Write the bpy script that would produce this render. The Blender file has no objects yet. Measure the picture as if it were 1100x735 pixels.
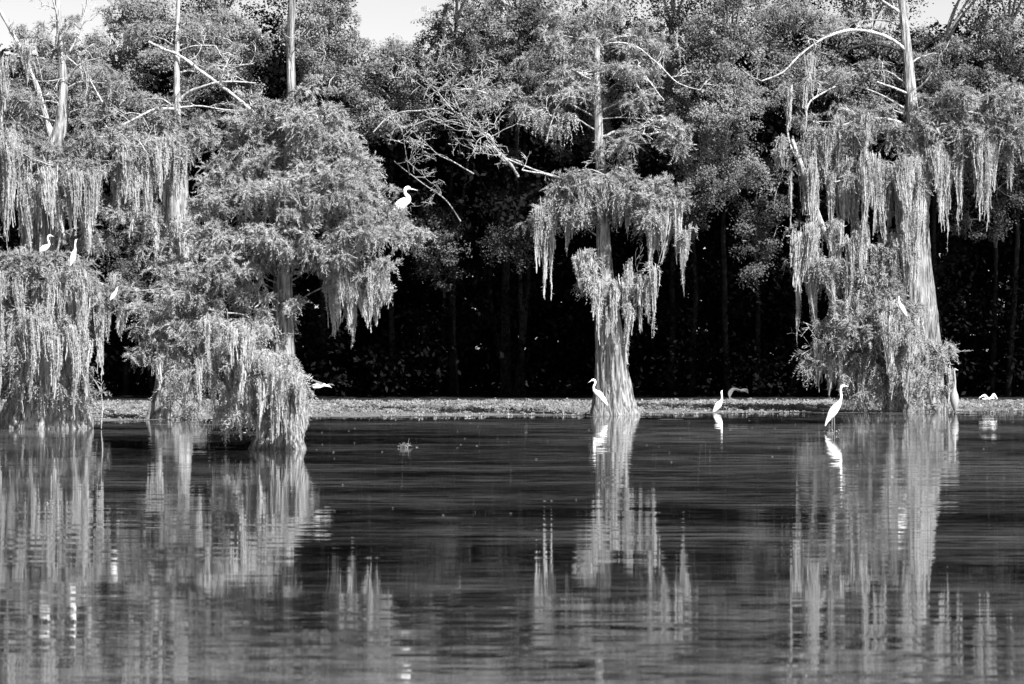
import bpy, math, random
import numpy as np
R = np.random.default_rng(7)
EL, AZ = math.radians(47), math.radians(37)          # sun height; angle right of the line behind the viewer
SUN = np.array([math.sin(AZ) * math.cos(EL), -math.cos(AZ) * math.cos(EL), math.sin(EL)])
random.seed(7)
S = bpy.context.scene
COL = S.collection
F, HZ, CH = 3360.0, 380.0, 1.57          # focal length in photo pixels, horizon row, eye height


def at(px, py, Y):
    return np.array([(px - 550.0) / F * Y, Y, CH + (HZ - py) / F * Y])


# ---------------------------------------------------------------- materials
def mat(name):
    m = bpy.data.materials.new(name); m.use_nodes = True
    nt = m.node_tree; nt.nodes.clear()
    out = nt.nodes.new('ShaderNodeOutputMaterial')
    return m, nt, out


def N(nt, typ, **kw):
    n = nt.nodes.new(typ)
    for k, v in kw.items():
        setattr(n, k, v)
    return n


def grey(nt, val_socket, lo, hi, a=0.0, b=1.0):
    mr = N(nt, 'ShaderNodeMapRange')
    mr.inputs[1].default_value = a; mr.inputs[2].default_value = b
    mr.inputs[3].default_value = lo; mr.inputs[4].default_value = hi
    nt.links.new(val_socket, mr.inputs[0])
    return mr.outputs[0]


def leaf_mat(name, lo, hi, transl=0.3, nscale=0.9, nlo=0.75, nhi=1.2, tsc=1.0):
    """diffuse + translucent leaf; tone differs leaf by leaf and branch by branch"""
    m, nt, out = mat(name)
    at_ = N(nt, 'ShaderNodeAttribute'); at_.attribute_name = 'tone'
    base = grey(nt, at_.outputs['Fac'], lo, hi)
    geo = N(nt, 'ShaderNodeNewGeometry')
    no = N(nt, 'ShaderNodeTexNoise'); no.inputs['Scale'].default_value = nscale; no.inputs['Detail'].default_value = 2
    nt.links.new(geo.outputs['Position'], no.inputs['Vector'])
    f = grey(nt, no.outputs[0], nlo, nhi, 0.3, 0.7)
    mu = N(nt, 'ShaderNodeMath', operation='MULTIPLY')
    nt.links.new(base, mu.inputs[0]); nt.links.new(f, mu.inputs[1])
    d = N(nt, 'ShaderNodeBsdfDiffuse'); t = N(nt, 'ShaderNodeBsdfTranslucent'); mx = N(nt, 'ShaderNodeMixShader')
    mx.inputs[0].default_value = transl
    nt.links.new(mu.outputs[0], d.inputs[0])
    mu2 = N(nt, 'ShaderNodeMath', operation='MULTIPLY'); mu2.inputs[1].default_value = tsc
    nt.links.new(mu.outputs[0], mu2.inputs[0]); nt.links.new(mu2.outputs[0], t.inputs[0])
    nt.links.new(d.outputs[0], mx.inputs[1]); nt.links.new(t.outputs[0], mx.inputs[2])
    nt.links.new(mx.outputs[0], out.inputs[0])
    return m


def bark_mat(name, lo, hi, sc=9.0, bump=0.6, zs=0.12):
    m, nt, out = mat(name)
    geo = N(nt, 'ShaderNodeNewGeometry')
    mp = N(nt, 'ShaderNodeMapping'); mp.inputs['Scale'].default_value = (1, 1, zs)
    nt.links.new(geo.outputs['Position'], mp.inputs[0])
    n1 = N(nt, 'ShaderNodeTexNoise'); n1.inputs['Scale'].default_value = sc; n1.inputs['Detail'].default_value = 5
    n1.inputs['Roughness'].default_value = 0.65
    nt.links.new(mp.outputs[0], n1.inputs['Vector'])
    n2 = N(nt, 'ShaderNodeTexNoise'); n2.inputs['Scale'].default_value = 1.7; n2.inputs['Detail'].default_value = 3
    nt.links.new(geo.outputs['Position'], n2.inputs['Vector'])
    a = grey(nt, n1.outputs[0], lo, hi, 0.36, 0.64)
    b = grey(nt, n2.outputs[0], 0.75, 1.2, 0.3, 0.7)
    mu = N(nt, 'ShaderNodeMath', operation='MULTIPLY'); nt.links.new(a, mu.inputs[0]); nt.links.new(b, mu.inputs[1])
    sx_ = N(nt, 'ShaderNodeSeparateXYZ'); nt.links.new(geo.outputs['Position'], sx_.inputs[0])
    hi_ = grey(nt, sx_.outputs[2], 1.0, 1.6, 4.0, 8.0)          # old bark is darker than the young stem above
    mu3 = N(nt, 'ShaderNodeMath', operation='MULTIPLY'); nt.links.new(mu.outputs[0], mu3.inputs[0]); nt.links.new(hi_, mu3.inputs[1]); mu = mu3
    bs = N(nt, 'ShaderNodeBsdfDiffuse'); nt.links.new(mu.outputs[0], bs.inputs[0])
    bu = N(nt, 'ShaderNodeBump'); bu.inputs['Strength'].default_value = bump; bu.inputs['Distance'].default_value = 0.05
    nt.links.new(n1.outputs[0], bu.inputs['Height']); nt.links.new(bu.outputs[0], bs.inputs['Normal'])
    nt.links.new(bs.outputs[0], out.inputs[0])
    return m


def plain_mat(name, v, rough=0.6, spec=0.3, var=0.1, sc=30):
    m, nt, out = mat(name)
    p = N(nt, 'ShaderNodeBsdfPrincipled')
    no = N(nt, 'ShaderNodeTexNoise'); no.inputs['Scale'].default_value = sc
    tc = N(nt, 'ShaderNodeTexCoord'); nt.links.new(tc.outputs['Object'], no.inputs['Vector'])
    g = grey(nt, no.outputs[0], v * (1 - var), v * (1 + var), 0.3, 0.7)
    nt.links.new(g, p.inputs['Base Color'])
    p.inputs['Roughness'].default_value = rough
    p.inputs['Specular IOR Level'].default_value = spec
    nt.links.new(p.outputs[0], out.inputs[0])
    return m


M = {
    'needles': leaf_mat('cypress_needles', 0.12, 0.27, 0.42),
    'needles_pale': leaf_mat('cypress_needles_pale', 0.14, 0.30, 0.42),
    'moss': leaf_mat('spanish_moss', 0.20, 0.38, 0.4, 1.5, 0.8, 1.15),
    'leaves': leaf_mat('broad_leaves', 0.05, 0.19, 0.35, 0.5, 0.6, 1.35),
    'leaves_dark_shade': leaf_mat('dark_shade_leaves', 0.02, 0.08, 0.2, 0.5, 0.6, 1.3),  # dark leaf tone; paints in the shade on the shaded bank trees
    'shade': leaf_mat('shade_toned_leaves', 0.002, 0.008, 0.15, 0.3, 0.4, 1.5),  # near black leaf colour carries the shade of the woods
    'weed': leaf_mat('floating_weed_leaves', 0.04, 0.17, 0.25, 1.2, 0.7, 1.3),
    'bark': bark_mat('cypress_bark', 0.03, 0.20, 18, 1.0, 0.09),
    'bark_pale': bark_mat('pale_bare_bark', 0.07, 0.27, 22, 0.9, 0.3),
    'bark_dark_shade': bark_mat('dark_shade_bark', 0.006, 0.022),  # near black tone paints shade onto bank trunks; some dark limbs share it
    'bark_grey': bark_mat('weathered_grey_bark', 0.05, 0.19, 22, 0.9, 0.3),
    'feather_dusky': plain_mat('dusky_plumage', 0.05, 0.8, 0.1, 0.25, 40),
    'feather': plain_mat('white_plumage', 0.6, 0.8, 0.1, 0.04, 60),
    'feather_grey': plain_mat('grey_plumage', 0.17, 0.8, 0.1, 0.25, 40),
    'bill': plain_mat('bill_horn', 0.5, 0.45, 0.4),
    'legskin': plain_mat('dark_leg_skin', 0.08, 0.6),
    'eye': plain_mat('dark_eye', 0.02, 0.2, 0.5),
}


# ---------------------------------------------------------------- mesh building
class MB:
    def __init__(self):
        self.v, self.f3, self.f4, self.t3, self.t4 = [], [], [], [], []
        self.n = 0

    def add(self, verts, faces, tone=None):
        verts = np.asarray(verts, float).reshape(-1, 3); faces = np.asarray(faces, int)
        if len(faces) == 0: return
        (self.f3 if faces.shape[1] == 3 else self.f4).append(faces + self.n)
        self.v.append(verts)
        self.t3.append(np.full(len(verts), 0.5) if tone is None else np.asarray(tone, float))
        self.n += len(verts)

    def tube(self, pts, rad, sides=6, cap=True, wob=0.0, flat=1.0):
        pts = np.asarray(pts, float); rad = np.asarray(rad, float)
        if rad.ndim == 0: rad = np.full(len(pts), float(rad))
        tan = np.gradient(pts, axis=0); tan /= np.linalg.norm(tan, axis=1, keepdims=True) + 1e-9
        ref = np.array([0.13, 0.99, 0.05])
        u = np.cross(tan, ref); u /= np.linalg.norm(u, axis=1, keepdims=True) + 1e-9
        w = np.cross(tan, u)
        th = np.linspace(0, 2 * math.pi, sides, endpoint=False)
        rr = rad[:, None] * np.ones(sides)
        if wob: rr = rr * (1 + wob * R.normal(size=rr.shape))
        V = pts[:, None] + rr[..., None] * (np.cos(th)[None, :, None] * u[:, None] + flat * np.sin(th)[None, :, None] * w[:, None])
        n = len(pts)
        i = np.arange(n - 1)[:, None] * sides; j = np.arange(sides)[None]
        k = (j + 1) % sides
        q = np.stack([i + j, i + k, i + sides + k, i + sides + j], -1).reshape(-1, 4)
        base = self.n
        self.add(V, q)
        if cap:
            for e, ring in ((0, 0), (n - 1, n - 1)):
                c = pts[e]
                vs = np.vstack([V[ring], c]); a = np.arange(sides); b = (a + 1) % sides
                f = np.stack([a, b, np.full(sides, sides)], -1)
                self.add(vs, f if e else f[:, ::-1])

    def build(self, name, material, parent=None, smooth=False, origin=None):
        me = bpy.data.meshes.new(name)
        V = np.concatenate(self.v)
        org = np.zeros(3) if origin is None else np.asarray(origin, float)
        V = V - org
        me.vertices.add(len(V)); me.vertices.foreach_set('co', V.astype(np.float32).ravel())
        l3 = np.concatenate(self.f3) if self.f3 else np.zeros((0, 3), int)
        l4 = np.concatenate(self.f4) if self.f4 else np.zeros((0, 4), int)
        loops = np.concatenate([l3.ravel(), l4.ravel()]).astype(np.int32)
        me.loops.add(len(loops)); me.loops.foreach_set('vertex_index', loops)
        tot = np.concatenate([np.full(len(l3), 3), np.full(len(l4), 4)])
        st = np.concatenate([[0], np.cumsum(tot)[:-1]])
        me.polygons.add(len(tot))
        me.polygons.foreach_set('loop_start', st.astype(np.int32))
        me.polygons.foreach_set('loop_total', tot.astype(np.int32))
        at_ = me.attributes.new('tone', 'FLOAT', 'POINT')
        at_.data.foreach_set('value', np.concatenate(self.t3).astype(np.float32))
        if smooth:
            me.polygons.foreach_set('use_smooth', np.ones(len(tot), bool))
        me.materials.append(material)
        me.update(calc_edges=True)
        o = bpy.data.objects.new(name, me); COL.objects.link(o)
        if parent is not None:
            o.parent = parent
        else:
            o.location = org
        return o


def tag(o, label=None, cat=None, group=None, kind=None):
    if label: o['label'] = label
    if cat: o['category'] = cat
    if group: o['group'] = group
    if kind: o['kind'] = kind
    return o


def empty(name, loc, label, cat, group=None):
    o = bpy.data.objects.new(name, None); COL.objects.link(o)
    o.location = loc; o.empty_display_size = 0.3
    return tag(o, label, cat, group)


def unit(v):
    return v / (np.linalg.norm(v, axis=-1, keepdims=True) + 1e-9)


def rand_dirs(shape):
    return unit(R.normal(size=tuple(shape) + (3,)))


def cat_rom(P, n, k=2):
    """smooth resample of a coarse polyline (any number of columns)"""
    P = np.asarray(P, float)
    d = np.concatenate([[0], np.cumsum(np.linalg.norm(np.diff(P[:, :k], axis=0), axis=1) + 1e-6)])
    t = np.linspace(0, d[-1], n)
    m = np.gradient(P, d, axis=0)
    i = np.clip(np.searchsorted(d, t) - 1, 0, len(d) - 2)
    h = (d[i + 1] - d[i])[:, None]; s = ((t - d[i]) / h[:, 0])[:, None]
    return ((2 * s**3 - 3 * s**2 + 1) * P[i] + (s**3 - 2 * s**2 + s) * h * m[i] +
            (-2 * s**3 + 3 * s**2) * P[i + 1] + (s**3 - s**2) * h * m[i + 1])


# ---------------------------------------------------------------- foliage, moss, wood
def sprays(mb, C, size, T, J, L, W, up=0.25, droop=0.5, keep=1.0):
    """feathery twigs: T twigs of J leaflets round every centre"""
    C = np.asarray(C).reshape(-1, 3)
    n = len(C)
    d = rand_dirs((n, T)); d[..., 2] += up; d = unit(d)
    ln = size * R.uniform(0.5, 1.15, (n, T))
    t = (np.arange(J) + 0.6) / J
    P = C[:, None, None] + d[:, :, None] * (ln[..., None] * t)[..., None]
    P[..., 2] -= droop * ln[..., None] * t**2
    side = unit(np.cross(d, rand_dirs((n, T))))
    sg = np.where(np.arange(J) % 2 == 0, 1.0, -1.0)
    dv = d[:, :, None] * 0.75 + side[:, :, None] * sg[None, None, :, None] * 0.7 + R.normal(size=(n, T, J, 3)) * 0.28
    dv[..., 2] -= droop * 0.35
    dv = unit(dv)
    pw = unit(np.cross(dv, SUN + R.normal(size=dv.shape) * 0.55))      # leaflets turn to the light
    LL = (L * R.uniform(0.6, 1.25, (n, T, J)) * (1.1 - 0.45 * t))[..., None]
    a = P - pw * W * 0.5; b = P + pw * W * 0.5; c = P + dv * LL
    V = np.stack([a, b, c], -2).reshape(-1, 3, 3)
    tone = np.clip(R.normal(0.5, 0.2, (n, 1, 1)) + R.normal(0, 0.22, (n, T, J)), 0, 1).reshape(-1)
    if keep < 1:
        k = R.random(len(V)) < keep; V = V[k]; tone = tone[k]
    m = len(V)
    mb.add(V.reshape(-1, 3), np.arange(m * 3).reshape(-1, 3), np.repeat(tone, 3))


def leaves(mb, C, rad, K, L, W, up=0.35, flat=0.8, tonemu=0.5):
    """broad leaves on the outside of little clumps"""
    C = np.asarray(C).reshape(-1, 3); n = len(C)
    d = rand_dirs((n, K)); d[..., 2] += up; d = unit(d)
    an = R.uniform(0.5, 1.5, (n, 1, 3))
    P = C[:, None] + d * an * (rad * R.uniform(0.2, 1.3, (n, K)) ** 0.7)[..., None] * np.array([1, 1, flat])
    nrm = unit(d * 0.5 + rand_dirs((n, K)) * 0.8 + SUN * 0.8)
    a = unit(np.cross(nrm, R.normal(size=nrm.shape))); b = np.cross(nrm, a)
    LL = (L * R.uniform(0.55, 1.3, (n, K)))[..., None]; WW = LL * (W / L)
    V = np.stack([P - a * LL * .5, P + b * WW * .5 - a * LL * .05, P + a * LL * .5, P - b * WW * .5 - a * LL * .05], -2)
    m = n * K
    tone = np.clip(R.normal(tonemu, 0.18, (n, 1)) + R.normal(0, 0.22, (n, K)), 0, 1).reshape(-1)
    mb.add(V.reshape(-1, 3), np.arange(m * 4).reshape(-1, 4), np.repeat(tone, 4))


def in_ellipsoid(c, rx, ry, rz, n, shell=0.45):
    d = rand_dirs((n,)); r = R.uniform(shell ** 3, 1, n) ** (1 / 3)
    return np.asarray(c) + d * r[:, None] * np.array([rx, ry, rz])


def moss_bundle(mb, top, length, width, n, s):
    """hanging grey moss: wisps that split, curl and taper to a ragged point"""
    seg = 3.0 / s
    K = max(4, int(length / seg))
    off = R.normal(size=(n, 2)) * width * 0.36
    rel = np.clip(np.linalg.norm(off, axis=1) / (width * 0.8), 0, 1)
    start = R.uniform(0, 0.45, n) ** 1.6 * length * (R.random(n) < .6) - rel * 0.0
    Ls = (length - start) * np.clip(1.0 - 0.55 * rel - R.uniform(0, 0.75, n) ** 1.6, 0.12, 1)
    t = np.linspace(0, 1, K + 1)
    dep = start[:, None] + Ls[:, None] * t                        # depth below the top
    frac = np.clip(dep / length, 0, 1)
    shrink = (1 - 0.8 * frac ** 1.1)
    wig = np.cumsum(R.normal(size=(n, K + 1, 2)) * seg * 0.08, axis=1)
    ph = R.uniform(0, 6.28, 4); amp = width * 0.10
    cur = np.stack([np.sin(dep * 3.1 / max(width, .05) * .25 + ph[0]), np.sin(dep * 2.3 / max(width, .05) * .25 + ph[1])], -1) * amp
    sway = R.normal(size=2) * width * 0.3
    P = np.zeros((n, K + 1, 3))
    P[..., :2] = off[:, None] * shrink[..., None] + wig * 0.7 + cur + sway * frac[..., None]
    P[..., 2] = -dep + (R.normal(size=n) * 3.0 / s)[:, None]
    P += top
    ang = AZ * .6 + R.normal(0, 0.2, (n, K + 1)) + R.normal(0, 0.8, (n, 1))
    w = (1.0 / s) * R.uniform(0.35, 1.4, (n, 1)) * R.uniform(0.5, 1.4, (n, K + 1)); w[:, -1] *= 0.15; w[:, 0] *= 0.3
    h = np.stack([np.cos(ang), np.sin(ang), np.zeros_like(ang)], -1) * w[..., None] * 0.5
    V = np.stack([P - h, P + h], 2).reshape(-1, 3)
    b = (np.arange(n)[:, None] * (K + 1) + np.arange(K)[None]) * 2
    q = np.stack([b, b + 1, b + 3, b + 2], -1).reshape(-1, 4)
    tone = np.repeat(np.clip(R.normal(0.5, 0.12) + R.normal(0, 0.15, n), 0, 1), (K + 1) * 2)
    mb.add(V, q, tone)
    m = int(n * K * 0.7)                                          # curls standing off the strands
    i = R.integers(0, n, m); j = R.integers(0, K, m)
    p = P[i, j]; dv = rand_dirs((m,)); dv[:, 2] -= 0.8; dv = unit(dv)
    pw = unit(np.cross(dv, SUN + R.normal(size=dv.shape) * .7)) * (0.7 / s) * 0.5
    V = np.stack([p - pw, p + pw, p + dv * (2.7 / s) * R.uniform(0.4, 1.4, (m, 1))], 1)
    mb.add(V.reshape(-1, 3), np.arange(m * 3).reshape(-1, 3), np.repeat(R.uniform(0.2, 0.9, m), 3))


def limb(mb, pts, Y, w0, w1, s, sides=7, dy=None, twigs=0, n=None, tl=1.0):
    """a bough through photo points; w in photo pixels"""
    pts = np.array(pts, float)
    dz = np.zeros(len(pts)) if dy is None else np.linspace(0, dy, len(pts))
    n = n or max(8, len(pts) * 5)
    Q = cat_rom(np.column_stack([pts, dz]), n)
    Q[:, :2] += np.cumsum(R.normal(size=(n, 2)), axis=0) * 0.22 * np.linspace(0, 1, n)[:, None]
    W = np.array([at(q[0], q[1], Y + q[2]) for q in Q])
    r = np.linspace(w0, w1, n) / s / 2 * 0.72 * (1 + 0.12 * R.normal(size=n))
    mb.tube(W, r, sides, wob=0.1)
    for k in range(twigs):
        i = R.integers(n // 4, n)
        twig(mb, W[i], unit(R.normal(size=3) * np.array([1, .7, .6]) + np.array([0, 0, 0.35])), R.uniform(12, 30) * tl / s, min(r[i] * 0.5, 0.62 / s), s, 3 if tl > 1 else 2)
    return W


def twig(mb, p, d, ln, r, s, depth):
    n = 6
    P = [p]; dd = d.copy()
    for k in range(n):
        dd = unit(dd + R.normal(size=3) * 0.13)
        P.append(P[-1] + dd * ln / n)
    P = np.array(P)
    rr = np.linspace(max(r, 0.36 / s), 0.2 / s, n + 1)
    mb.tube(P, rr, 4, cap=False)
    if depth > 0:
        for k in range(R.integers(2, 4)):
            i = R.integers(1, n + 1)
            twig(mb, P[i], unit(dd + R.normal(size=3) * 0.6), ln * R.uniform(0.45, 0.7), rr[i] * 0.7, s, depth - 1)


def trunk_mesh(mb, spec, Y, s, flute=0.16, base_h=0.30, k0=9, sides=56, rings=70, lean=0.0):
    """spec: (px, py, width px), bottom first; fluted and buttressed at the foot"""
    Q = cat_rom(np.array(spec, float), rings)
    P = np.array([at(q[0], q[1], Y + lean * (1 - k / (rings - 1)) ** 1.3) for k, q in enumerate(Q)]); rad = Q[:, 2] / s / 2
    dmax = P[-1, 2] - P[0, 2]
    th = np.linspace(0, 2 * math.pi, sides, endpoint=False)
    ph = R.uniform(0, 6.28, 4)
    V = np.zeros((rings, sides, 3))
    for i in range(rings):
        t = (P[i, 2] - P[0, 2]) / dmax
        a = flute * (0.25 + 0.75 * math.exp(-t / base_h))
        tw = t * 1.6
        f = np.abs(np.sin(k0 * 0.5 * (th + tw) + ph[0])) * 1.0 + 0.35 * np.sin((k0 + 5) * th + ph[1] + t * 5) + 0.35 * np.sin(3 * th + ph[2] + t * 3) - 0.55
        r = rad[i] * (1 + a * f + 0.03 * R.normal(size=sides) * (0.5 + t))
        V[i, :, 0] = P[i, 0] + r * np.cos(th); V[i, :, 1] = P[i, 1] + r * np.sin(th)
        V[i, :, 2] = P[i, 2] + 0.01 * R.normal(size=sides)
    i = np.arange(rings - 1)[:, None] * sides; j = np.arange(sides)[None]; k = (j + 1) % sides
    mb.add(V.reshape(-1, 3), np.stack([i + j, i + k, i + sides + k, i + sides + j], -1).reshape(-1, 4))
    c = np.vstack([V[-1], P[-1]]); a = np.arange(sides)
    mb.add(c, np.stack([a, (a + 1) % sides, np.full(sides, sides)], -1))
    return P, rad


def cypress(label, Y, trunk, limbs, blobs, curtains, dens=1.0, needles='needles', flute=0.16, k0=9, group=None, extra_trunk=(), base_h=.3, arms=True, tmat='bark', lean=0.0):
    s = F / Y
    base = at(trunk[0][0], HZ, Y); base[2] = -0.5
    root = empty('bald_cypress', base, label, 'cypress tree', group or 'moss draped cypresses standing in the water')
    tb = MB()
    t0 = trunk[0]
    spec = [(t0[0], HZ + (CH + 0.5) * s, t0[2] * 1.03)] + list(trunk)
    P, rad = trunk_mesh(tb, spec, Y, s, flute, base_h, k0, lean=lean)
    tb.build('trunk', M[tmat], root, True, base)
    for sp in extra_trunk:
        e = MB(); pts = np.array(sp['pts'], float)
        W = cat_rom(np.column_stack([pts, np.linspace(0, sp.get('dy', 0), len(pts))]), 30)
        Wp = np.array([at(a[0], a[1], Y) + np.array([0, a[3] + sp.get('y0', 0), 0]) for a in W])
        e.tube(Wp, W[:, 2] / s / 2, 14, wob=0.05)
        e.build('stem', M[sp.get('m', 'bark')], root, True, base)
    for L in limbs:
        b = MB()
        limb(b, L[0], Y, L[1], L[2], s, twigs=L[3] if len(L) > 3 else 0, dy=L[4] if len(L) > 4 else R.uniform(-.6, .2))
        b.build('branch', M['bark_dark_shade'] if len(L) > 5 else M['bark_pale'], root, True, base)
    # crown
    cb = MB(); tw = MB()
    for bl in blobs:
        px, py, rx, ry, de = bl[:5]; dy = bl[5] if len(bl) > 5 else R.uniform(-0.5, 0.3); style = bl[6] if len(bl) > 6 else 'n'
        c = at(px, py, Y) + np.array([0, dy, 0])
        rd = max(0.35, min(rx, ry * 2) / s * 0.8)
        n = max(3, int(dens * de * rx * ry / 44.0))
        K = in_ellipsoid(c, rx / s, rd, ry / s, n, 0.3)
        K[:, 2] += R.normal(size=n) * 2 / s
        cr = 9.0 / s
        sub = (K[:, None] + rand_dirs((n, 5)) * cr * R.uniform(0.2, 1.25, (n, 5, 1)) * np.array([1.5, 1.4, 0.42])).reshape(-1, 3)
        if style == 'w':      # weeping
            sprays(cb, sub[R.random(len(sub)) < .72], 13 / s, 8, 11, 4.6 / s, 1.15 / s, -0.9, 0.9)
        elif style == 't':    # thin, airy
            sprays(cb, sub[R.random(len(sub)) < .8], 13 / s, 7, 13, 4.4 / s, 1.0 / s, 0.1, 0.5)
        else:
            sprays(cb, sub, 13 / s, 6, 14, 4.6 / s, 1.1 / s, 0.12, 0.45)
        # boughs that carry it: trunk -> blob -> clumps
        i = int(np.argmin(np.abs(P[:, 2] - (c[2] - 0.25 * abs(c[0] - base[0])))))
        a = P[i]; mid = (a + c) / 2 + np.array([0, 0, 0.12 * abs(c[0] - a[0])])
        if arms and abs(c[0] - a[0]) < 5.5:
            q = cat_rom(np.array([a, mid, c]), 12, 3) + np.cumsum(R.normal(size=(12, 3)), 0) * 0.012
            tw.tube(q, np.linspace(min(rad[i] * .4, 1.1 / s), 0.5 / s, 12), 5, wob=.05)
        for kk in K[::3]:
            q = cat_rom(np.array([c, (c + kk) / 2 + R.normal(size=3) * .06 + np.array([0, 0, .05]), kk + unit(kk - c) * 6 / s]), 6, 3)
            tw.tube(q, np.linspace(0.9 / s, 0.35 / s, 6), 4, cap=False)
    tw.build('twigs', M['bark'], root, True, base)
    for cu in curtains:
        x0, x1, yt, yb, nb = cu[:5]; dy = cu[5] if len(cu) > 5 else 0.0; ws = cu[6] if len(cu) > 6 else 9.0
        m = MB()
        for k in range(nb):
            x = x0 + (x1 - x0) * ((k + 0.5) / nb) + R.normal() * (x1 - x0) / nb * 0.55
            full = (yb - yt)
            ln = full * (1.0 if k == nb // 2 else R.uniform(0.45, 0.98))
            up_ = R.normal() * 9 + 3
            ln += up_; p = at(x, yt - up_, Y) + np.array([0, dy + R.normal() * 0.22, 0])
            f_ = R.uniform(0.5, 1.5)
            moss_bundle(m, p, max(ln, 14) / s, ws * f_ / s, int(58 * ws / 9 * f_ ** .5), s)
            sprays(cb, p + R.normal(size=(1, 3)) * 6 / s * np.array([1.2, 1, .5]), 11 / s, 6, 11, 4.6 / s, 1.1 / s, 0.0, 0.6)
        m.build('moss_clump', M['moss'], root, False, base)
    cb.build('crown', M[needles], root, False, base)
    return root


# ================================================================ SETTING
# terrain: lake bed that rises to a muddy shore behind the weeds
nx, ny = 60, 120
xs = np.linspace(-400, 400, nx)
ys = np.concatenate([np.linspace(-60, 90, 40), np.linspace(91, 130, 50), np.linspace(140, 900, 30)])
X, Yg = np.meshgrid(xs, ys)
Z = -0.6 + 0.64 / (1 + np.exp(-(Yg - 99.5) * 0.9)) + 0.04 * np.sin(X * 1.3 + Yg) * (Yg > 95)
mb = MB()
i = np.arange(ny - 1)[:, None] * nx; j = np.arange(nx - 1)[None]
mb.add(np.stack([X, Yg, Z], -1).reshape(-1, 3), np.stack([i + j, i + j + 1, i + nx + j + 1, i + nx + j], -1).reshape(-1, 4))
tag(mb.build('ground', bark_mat('mud', 0.006, 0.016, 3, 0.5, 1), None, True), kind='structure')

# water
m, nt, out = mat('lake_water')
geo = N(nt, 'ShaderNodeNewGeometry')


def wnoise(sx, sy, detail, off=0.0, rough=0.5):
    mp = N(nt, 'ShaderNodeMapping'); mp.inputs['Scale'].default_value = (sx, sy, 1); mp.inputs['Location'].default_value = (off, off * 1.7, off)
    nt.links.new(geo.outputs['Position'], mp.inputs[0])
    n = N(nt, 'ShaderNodeTexNoise'); n.inputs['Scale'].default_value = 1.0; n.inputs['Detail'].default_value = detail
    n.inputs['Roughness'].default_value = rough
    nt.links.new(mp.outputs[0], n.inputs['Vector'])
    return n.outputs[0]


def math_(op, a, b=None):
    n = N(nt, 'ShaderNodeMath', operation=op)
    for k, v in enumerate((a, b)):
        if v is None: continue
        if isinstance(v, (int, float)): n.inputs[k].default_value = v
        else: nt.links.new(v, n.inputs[k])
    return n.outputs[0]


def centred(sock, amp):
    return math_('MULTIPLY', math_('SUBTRACT', sock, 0.5), amp)


sy1 = centred(wnoise(0.5, 2.6, 3), 0.030)           # long low ripples facing the viewer
sy2 = centred(wnoise(2.5, 9.0, 2, 5.3), 0.027)       # small ripples
gust = grey(nt, wnoise(0.035, 0.12, 2, 11.0), 0.25, 1.5, 0.38, 0.62)   # calm and ruffled patches
sy = math_('MULTIPLY', math_('ADD', sy1, sy2), gust)
sx = math_('MULTIPLY', centred(wnoise(1.2, 3.0, 2, 21.0), 0.005), gust)
comb = N(nt, 'ShaderNodeCombineXYZ'); nt.links.new(sx, comb.inputs[0]); nt.links.new(sy, comb.inputs[1]); comb.inputs[2].default_value = 1
vn = N(nt, 'ShaderNodeVectorMath', operation='NORMALIZE'); nt.links.new(comb.outputs[0], vn.inputs[0])
gl = N(nt, 'ShaderNodeBsdfGlossy'); gl.inputs['Roughness'].default_value = 0.03; gl.inputs['Color'].default_value = (1, 1, 1, 1)
nt.links.new(vn.outputs[0], gl.inputs['Normal'])
fr = N(nt, 'ShaderNodeFresnel'); fr.inputs['IOR'].default_value = 1.333; nt.links.new(vn.outputs[0], fr.inputs['Normal'])
deep = N(nt, 'ShaderNodeBsdfDiffuse'); deep.inputs[0].default_value = (0.002, 0.002, 0.002, 1)
wat = N(nt, 'ShaderNodeMixShader'); nt.links.new(fr.outputs[0], wat.inputs[0]); nt.links.new(deep.outputs[0], wat.inputs[1]); nt.links.new(gl.outputs[0], wat.inputs[2])
# a thin film of pollen and duckweed dust drifting in streaks
film = N(nt, 'ShaderNodeBsdfDiffuse'); film.inputs[0].default_value = (0.09, 0.09, 0.09, 1)
f1 = grey(nt, wnoise(0.06, 0.11, 4, 37.0, 0.62), 0.0, 1.0, 0.44, 0.62)
f2 = grey(nt, wnoise(0.8, 3.2, 5, 41.0, 0.75), 0.0, 1.0, 0.42, 0.60)
fm = math_('MULTIPLY', math_('MULTIPLY', f1, f2), 0.32)
fm = math_('ADD', fm, grey(nt, wnoise(1.8, 7.0, 5, 51.0, 0.8), 0.0, 0.13, 0.50, 0.70))
ws = N(nt, 'ShaderNodeMixShader'); nt.links.new(fm, ws.inputs[0]); nt.links.new(wat.outputs[0], ws.inputs[1]); nt.links.new(film.outputs[0], ws.inputs[2])
nt.links.new(ws.outputs[0], out.inputs[0])
mb = MB(); mb.add([(-400, -60, 0), (400, -60, 0), (400, 102, 0), (-400, 102, 0)], [[0, 1, 2, 3]])
tag(mb.build('water', m), kind='structure')

# floating weed: a flat mat with a ragged lake side edge, and leaves standing on it
mmat, nt, out = mat('duckweed_mat')
geo = N(nt, 'ShaderNodeNewGeometry')
d = N(nt, 'ShaderNodeBsdfDiffuse')
g = grey(nt, wnoise(5, 5, 4, 3, 0.7), 0.04, 0.10, 0.35, 0.65); nt.links.new(g, d.inputs[0]); nt.links.new(d.outputs[0], out.inputs[0])


def front_edge(x):
    px = 550 + x * F / 82
    ypx = np.interp(px, [-100, 100, 160, 345, 560, 640, 700, 860, 1000, 1200], [455, 456, 452, 448.5, 446.5, 446, 444.5, 443, 442, 441])
    return F * CH / (ypx - HZ) + 0.35 * np.sin(x * 0.9) + 0.25 * np.sin(x * 2.3 + 1) + 0.12 * np.sin(x * 7)


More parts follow.
